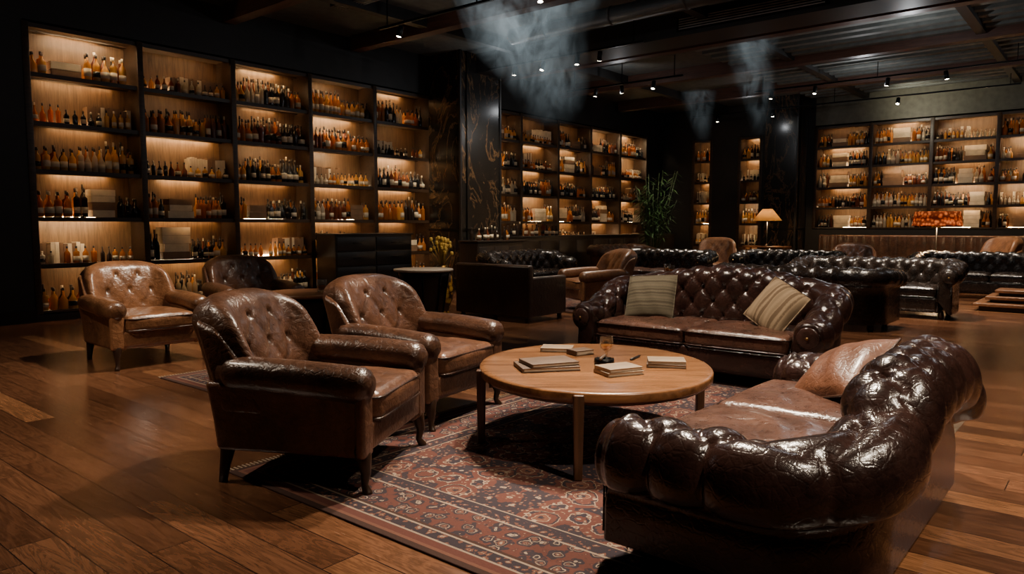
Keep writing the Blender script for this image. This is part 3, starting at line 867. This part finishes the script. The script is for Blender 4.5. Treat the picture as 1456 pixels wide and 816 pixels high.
mb.build('liquor_bottles', BM, parent=cn)
mb = MB()
mb.rbox((0, 0, .52), (1.5, .5, 1.0), .015, 2, 0); mb.rbox((0, 0, 1.04), (1.56, .56, .04), .01, 1, 0); mb.box((0, 0, .01), (1.4, .4, .02), 0)
for i in range(3): mb.rbox((-.49 + .49 * i, -.255, .5), (.44, .02, .85), .006, 1, 0, k=1)
cn = mb.build('dark_sideboard', [W_dark], (11.85, 10.45, 0))
mb = MB()
for i in range(10): bottle(mb, -.6 + i * .13, random.uniform(-.1, .1), 1.06, random.uniform(.24, .32), .04, random.choice((0, 2, 3)), 10)
mb.build('liquor_bottles', BM, parent=cn)

# gold vase with dried flowers
mb = MB()
mb.lathe([(0, 0), (.11, 0), (.13, .02), (.10, .08), (.16, .25), (.19, .42), (.15, .60), (.07, .70), (.09, .76), (.075, .76), (.055, .70), (.05, .6), (0, .58)], 24, 0)
random.seed(6)
for i in range(34):
    a = random.uniform(0, 2 * pi); sp = random.uniform(.03, .17); hh = random.uniform(.22, .46)
    e = (sp * cos(a), sp * sin(a), .72 + hh)
    mb.tube([(0, 0, .66), (e[0] * .4, e[1] * .4, .72 + hh * .5), e], .004, 5, 1)
    mb.rbox(e, (.05, .04, .06), .019, 1, 1)
def vase_mat():
    m, nt, out = new_mat('gilded_vase'); v = COORD(nt); n = VORO(nt, v, 11)
    col = RAMP(nt, n.outputs['Distance'], [(0, (.65, .40, .07)), (.35, (.45, .22, .03)), (.5, (.06, .03, .015))], 'CONSTANT')
    PBSDF(nt, out, col, .3, .4); return m
mb.build('gilded_floor_vase', [vase_mat(), plain('dried_flowers', (.50, .32, .05), .7)], (7.85, 7.95, 0))

# potted bamboo
mb = MB(); random.seed(3)
mb.lathe([(0, 0), (.22, 0), (.30, .55), (.32, .58), (.29, .58), (.27, .50), (0, .50)], 20, 0)
for i in range(20):
    a = random.uniform(0, 2 * pi); lean = random.uniform(.1, .75); hh = random.uniform(1.5, 2.4)
    base = Vector((.12 * cos(a), .12 * sin(a), .5)); tip = Vector((lean * cos(a), lean * sin(a), .5 + hh))
    mid = base.lerp(tip, .5) + Vector((0, 0, .12))
    mb.tube([base, mid, tip], [.012, .009, .004], 5, 1)
    for j in range(26):
        t = .25 + .75 * j / 26; p = base.lerp(mid, t * 2) if t < .5 else mid.lerp(tip, t * 2 - 1)
        b = random.uniform(0, 2 * pi); ln = random.uniform(.2, .36)
        d = Vector((cos(b), sin(b), random.uniform(-.5, .2))).normalized(); s = d.cross(Vector((0, 0, 1))).normalized() * .02
        mb.add([p, p + d * ln * .4 + s, p + d * ln + Vector((0, 0, -.06)), p + d * ln * .4 - s], [(0, 1, 2, 3)], 2, False)
mb.build('potted_bamboo_palm', [M_black, plain('stem_green', (.04, .07, .02), .5), plain('leaf_green', (.030, .078, .018), .5)], (17.8, 9.9, 0))

# ------------------------------------------------------------------ lamps
def shade_mat():
    m, nt, out = new_mat('amber_lamp_shade'); v = COORD(nt); n = VORO(nt, v, 16)
    col = RAMP(nt, n.outputs['Distance'], [(0, (.85, .40, .12)), (.4, (.60, .20, .06)), (.6, (.20, .05, .02))])
    p = nt.nodes.new('ShaderNodeBsdfDiffuse'); nt.links.new(col, p.inputs[0])
    t = nt.nodes.new('ShaderNodeBsdfTranslucent'); nt.links.new(col, t.inputs[0])
    mx = nt.nodes.new('ShaderNodeMixShader'); mx.inputs[0].default_value = .6
    nt.links.new(p.outputs[0], mx.inputs[1]); nt.links.new(t.outputs[0], mx.inputs[2]); nt.links.new(mx.outputs[0], out.inputs[0]); return m
def cream_shade():
    m, nt, out = new_mat('cream_lamp_shade'); t = nt.nodes.new('ShaderNodeBsdfTranslucent'); t.inputs[0].default_value = (.9, .68, .4, 1)
    nt.links.new(t.outputs[0], out.inputs[0]); return m
def lamp(loc, h, r0, r1, sh, mat, name, base_z=0, power=30):
    mb = MB()
    mb.lathe([(0, 0), (.15, 0), (.155, .015), (.03, .04), (.012, .07), (.012, h - sh * .5), (0, h - sh * .5)], 16, 0)
    mb.lathe([(r0, h - sh), (r1, h), (r1 - .008, h), (r0 - .008, h - sh)], 28, 1)
    mb.lathe([(0, h - sh * .75), (.045, h - sh * .6), (.045, h - sh * .4), (0, h - sh * .3)], 10, 2)
    for a in (0, 2.1, 4.2): mb.tube([(0, 0, h - sh * .5), (r1 * .98 * cos(a), r1 * .98 * sin(a), h - .01)], .004, 5, 0)
    ob = mb.build(name, [M_metal, mat, M_bulb], (loc[0], loc[1], base_z))
    l = bpy.data.lights.new(name + '_bulb', 'POINT'); l.energy = power; l.color = (1, .62, .3); l.shadow_soft_size = .05
    lo = bpy.data.objects.new('bulb', l); scene.collection.objects.link(lo); lo.parent = ob; lo.location = (0, 0, h - sh - .03)
lamp((17.45, 3.05), 1.66, .46, .42, .30, shade_mat(), 'floor_lamp', 0, 60)
lamp((18.7, 7.1), .95, .36, .12, .30, cream_shade(), 'table_lamp', .85, 60)
mb = MB(); mb.rbox((0, 0, .83), (.5, 1.1, .04), .01, 1, 0)
for sx in (-1, 1):
    for sy in (-1, 1): mb.box((sx * .21, sy * .5, .405), (.045, .045, .81), 0)
mb.rbox((0, 0, .25), (.46, 1.04, .03), .008, 1, 0)
mb.build('console_table', [W_bar], (18.7, 7.1, 0))

# ------------------------------------------------------------------ cigar smoke
def smoke(loc, rx, ry, hz, strength, seed, name='cigar_smoke'):
    m, nt, out = new_mat('smoke_volume_%d' % seed)
    t = nt.nodes.new('ShaderNodeTexCoord'); sp = nt.nodes.new('ShaderNodeSeparateXYZ'); nt.links.new(t.outputs['Object'], sp.inputs[0])
    mp = nt.nodes.new('ShaderNodeMapping'); mp.inputs['Location'].default_value = (seed, seed * 2, 0); mp.inputs['Scale'].default_value = (1, 1, .62)
    nt.links.new(t.outputs['Object'], mp.inputs[0])
    n = NOISE(nt, mp.outputs[0], 2.4, 7, .66, 1.8)
    z01 = MA(nt, 'ADD', MA(nt, 'DIVIDE', sp.outputs[2], 2 * hz), .5)
    wd = MA(nt, 'ADD', .30, MA(nt, 'MULTIPLY', z01, .70))
    sway = MA(nt, 'MULTIPLY', MA(nt, 'SINE', MA(nt, 'MULTIPLY', sp.outputs[2], 2.3)), .18 * rx)
    xx = MA(nt, 'DIVIDE', MA(nt, 'DIVIDE', MA(nt, 'ADD', sp.outputs[0], sway), rx), wd); yy = MA(nt, 'DIVIDE', MA(nt, 'DIVIDE', sp.outputs[1], ry), wd)
    rr = MA(nt, 'SQRT', MA(nt, 'ADD', MA(nt, 'MULTIPLY', xx, xx), MA(nt, 'MULTIPLY', yy, yy)))
    fall = MA(nt, 'MAXIMUM', MA(nt, 'SUBTRACT', 1.0, rr), 0.0)
    fz = MA(nt, 'MINIMUM', MA(nt, 'MULTIPLY', z01, 2.5), 1.0)
    nn = MA(nt, 'MAXIMUM', MA(nt, 'MULTIPLY', MA(nt, 'SUBTRACT', n, .42), 7.0), 0.0)
    d = MA(nt, 'MULTIPLY', MA(nt, 'MULTIPLY', nn, fall), fz)
    pv = nt.nodes.new('ShaderNodeVolumePrincipled')
    pv.inputs['Color'].default_value = (.7, .8, .85, 1); nt.links.new(MA(nt, 'MULTIPLY', d, .5), pv.inputs['Density'])
    pv.inputs['Emission Color'].default_value = (.54, .66, .71, 1); nt.links.new(MA(nt, 'MULTIPLY', d, strength), pv.inputs['Emission Strength'])  # emission painted into the volume stands in for light caught by the smoke
    nt.links.new(pv.outputs[0], out.inputs['Volume'])
    mb = MB(); mb.lathe([(0, -hz), (rx * .5, -hz), (rx * .75, 0), (rx, hz), (0, hz)], 24, 0, None, True, 1, ry / rx)
    mb.build(name, [m], loc, -50)
smoke((9.45, 7.4, 3.96), 1.35, .75, 1.02, .85, 3)
smoke((13.7, 5.5, 4.0), .6, .4, .98, .45, 5)
smoke((13.9, 6.7, 3.5), .42, .36, .55, .28, 8)

# ------------------------------------------------------------------ lights
PW = 2.75
def spot(loc, tgt, power, ang=70, blend=.8, col=(1, .83, .64), size=.10):
    l = bpy.data.lights.new('spot', 'SPOT'); l.energy = power * PW; l.color = col; l.spot_size = math.radians(ang); l.spot_blend = blend; l.shadow_soft_size = size
    o = bpy.data.objects.new('ceiling_spot', l); scene.collection.objects.link(o); o.location = loc
    d = Vector(tgt) - Vector(loc); o.rotation_euler = d.to_track_quat('-Z', 'Y').to_euler()
Z = 4.38
spot((4.75, 2.55, Z), (3.75, 2.65, .3), 600, 60)
spot((4.75, 3.4, Z), (2.9, 3.6, .5), 400, 48)
spot((4.85, 3.6, Z), (6.5, 2.8, .6), 420, 54)
spot((4.3, 2.4, Z), (3.3, .9, .6), 430, 58)
spot((2.6, -1.2, Z), (3.5, .9, .7), 240, 50)
spot((4.7, 6.3, Z), (3.3, 7.7, .4), 400, 52)
spot((0.6, 5.6, Z), (1.3, 5.6, 0), 290, 80, 1)
spot((6.3, .2, Z), (6.0, -.1, 0), 430, 72, 1)
spot((3.6, -1.6, Z), (4.0, -.9, 0), 220, 66, 1)
spot((8.0, 6.2, Z), (8.2, 7.4, .5), 240, 72)
spot((8.0, 8.6, Z), (9.0, 11, .8), 80, 70)
spot((11.45, 7.5, Z), (10.4, 6.5, .5), 260, 68)
spot((11.45, 8.8, Z), (11.3, 9.1, .5), 200, 68)
spot((11.0, 9.0, Z), (11.8, 10.8, 2.4), 200, 60)
spot((11.4, 3.0, Z), (12.5, 3.0, .5), 560, 62)
spot((9.4, 2.2, Z), (10.2, 3.0, .5), 280, 66)
spot((14.5, 8.1, Z), (14.3, 7.2, .5), 320, 70)
spot((17.4, 5.6, Z), (16.5, 6.4, .5), 300, 70)
spot((17.4, 3.0, Z), (18.0, 2.2, .5), 400, 70)
spot((14.5, 1.5, Z), (14.5, 1.4, .3), 340, 68)
spot((16.8, 9.0, Z), (17.8, 9.9, 2.0), 120, 60)
spot((20.2, 4.5, Z), (21.7, 4.0, 4.7), 45, 130, 1, (1, .92, .7))
spot((20.2, 4.5, Z), (21.2, 4.0, .8), 90, 90, 1)
# added fill points with no real fixture, softly lifting ceiling and room
def fill(loc, power, col=(.95, .97, 1.0)):
    l = bpy.data.lights.new('fill', 'POINT'); l.energy = power * .6; l.color = col; l.shadow_soft_size = .03
    o = bpy.data.objects.new('added_fill_light', l); scene.collection.objects.link(o); o.location = loc
for (x, y, p) in ((4.75, 4.3, 22), (8.0, 7.4, 16), (8.0, 2.0, 30), (11.45, 9.9, 12), (14.5, 9.0, 18), (14.0, 3.0, 45), (17.4, 4.6, 45), (1.5, 8.0, 12), (12.0, -1.0, 38), (18.0, 0.0, 35), (19.5, 8.0, 10)):
    fill((x, y, 4.30), p)

w = bpy.data.worlds.new('dim_world'); scene.world = w; w.use_nodes = True
w.node_tree.nodes['Background'].inputs[0].default_value = (.5, .6, .65, 1)
w.node_tree.nodes['Background'].inputs[1].default_value = .002

# ------------------------------------------------------------------ camera
cd = bpy.data.cameras.new('camera'); cd.lens = 25.8; cd.sensor_width = 36; cd.clip_end = 100
co = bpy.data.objects.new('camera', cd); scene.collection.objects.link(co)
co.location = (0, 0, 1.35); co.rotation_euler = (math.radians(85.29), 0, math.radians(-50.1))
scene.camera = co
print('DONE faces', sum(len(o.data.polygons) for o in scene.objects if o.type == 'MESH'))
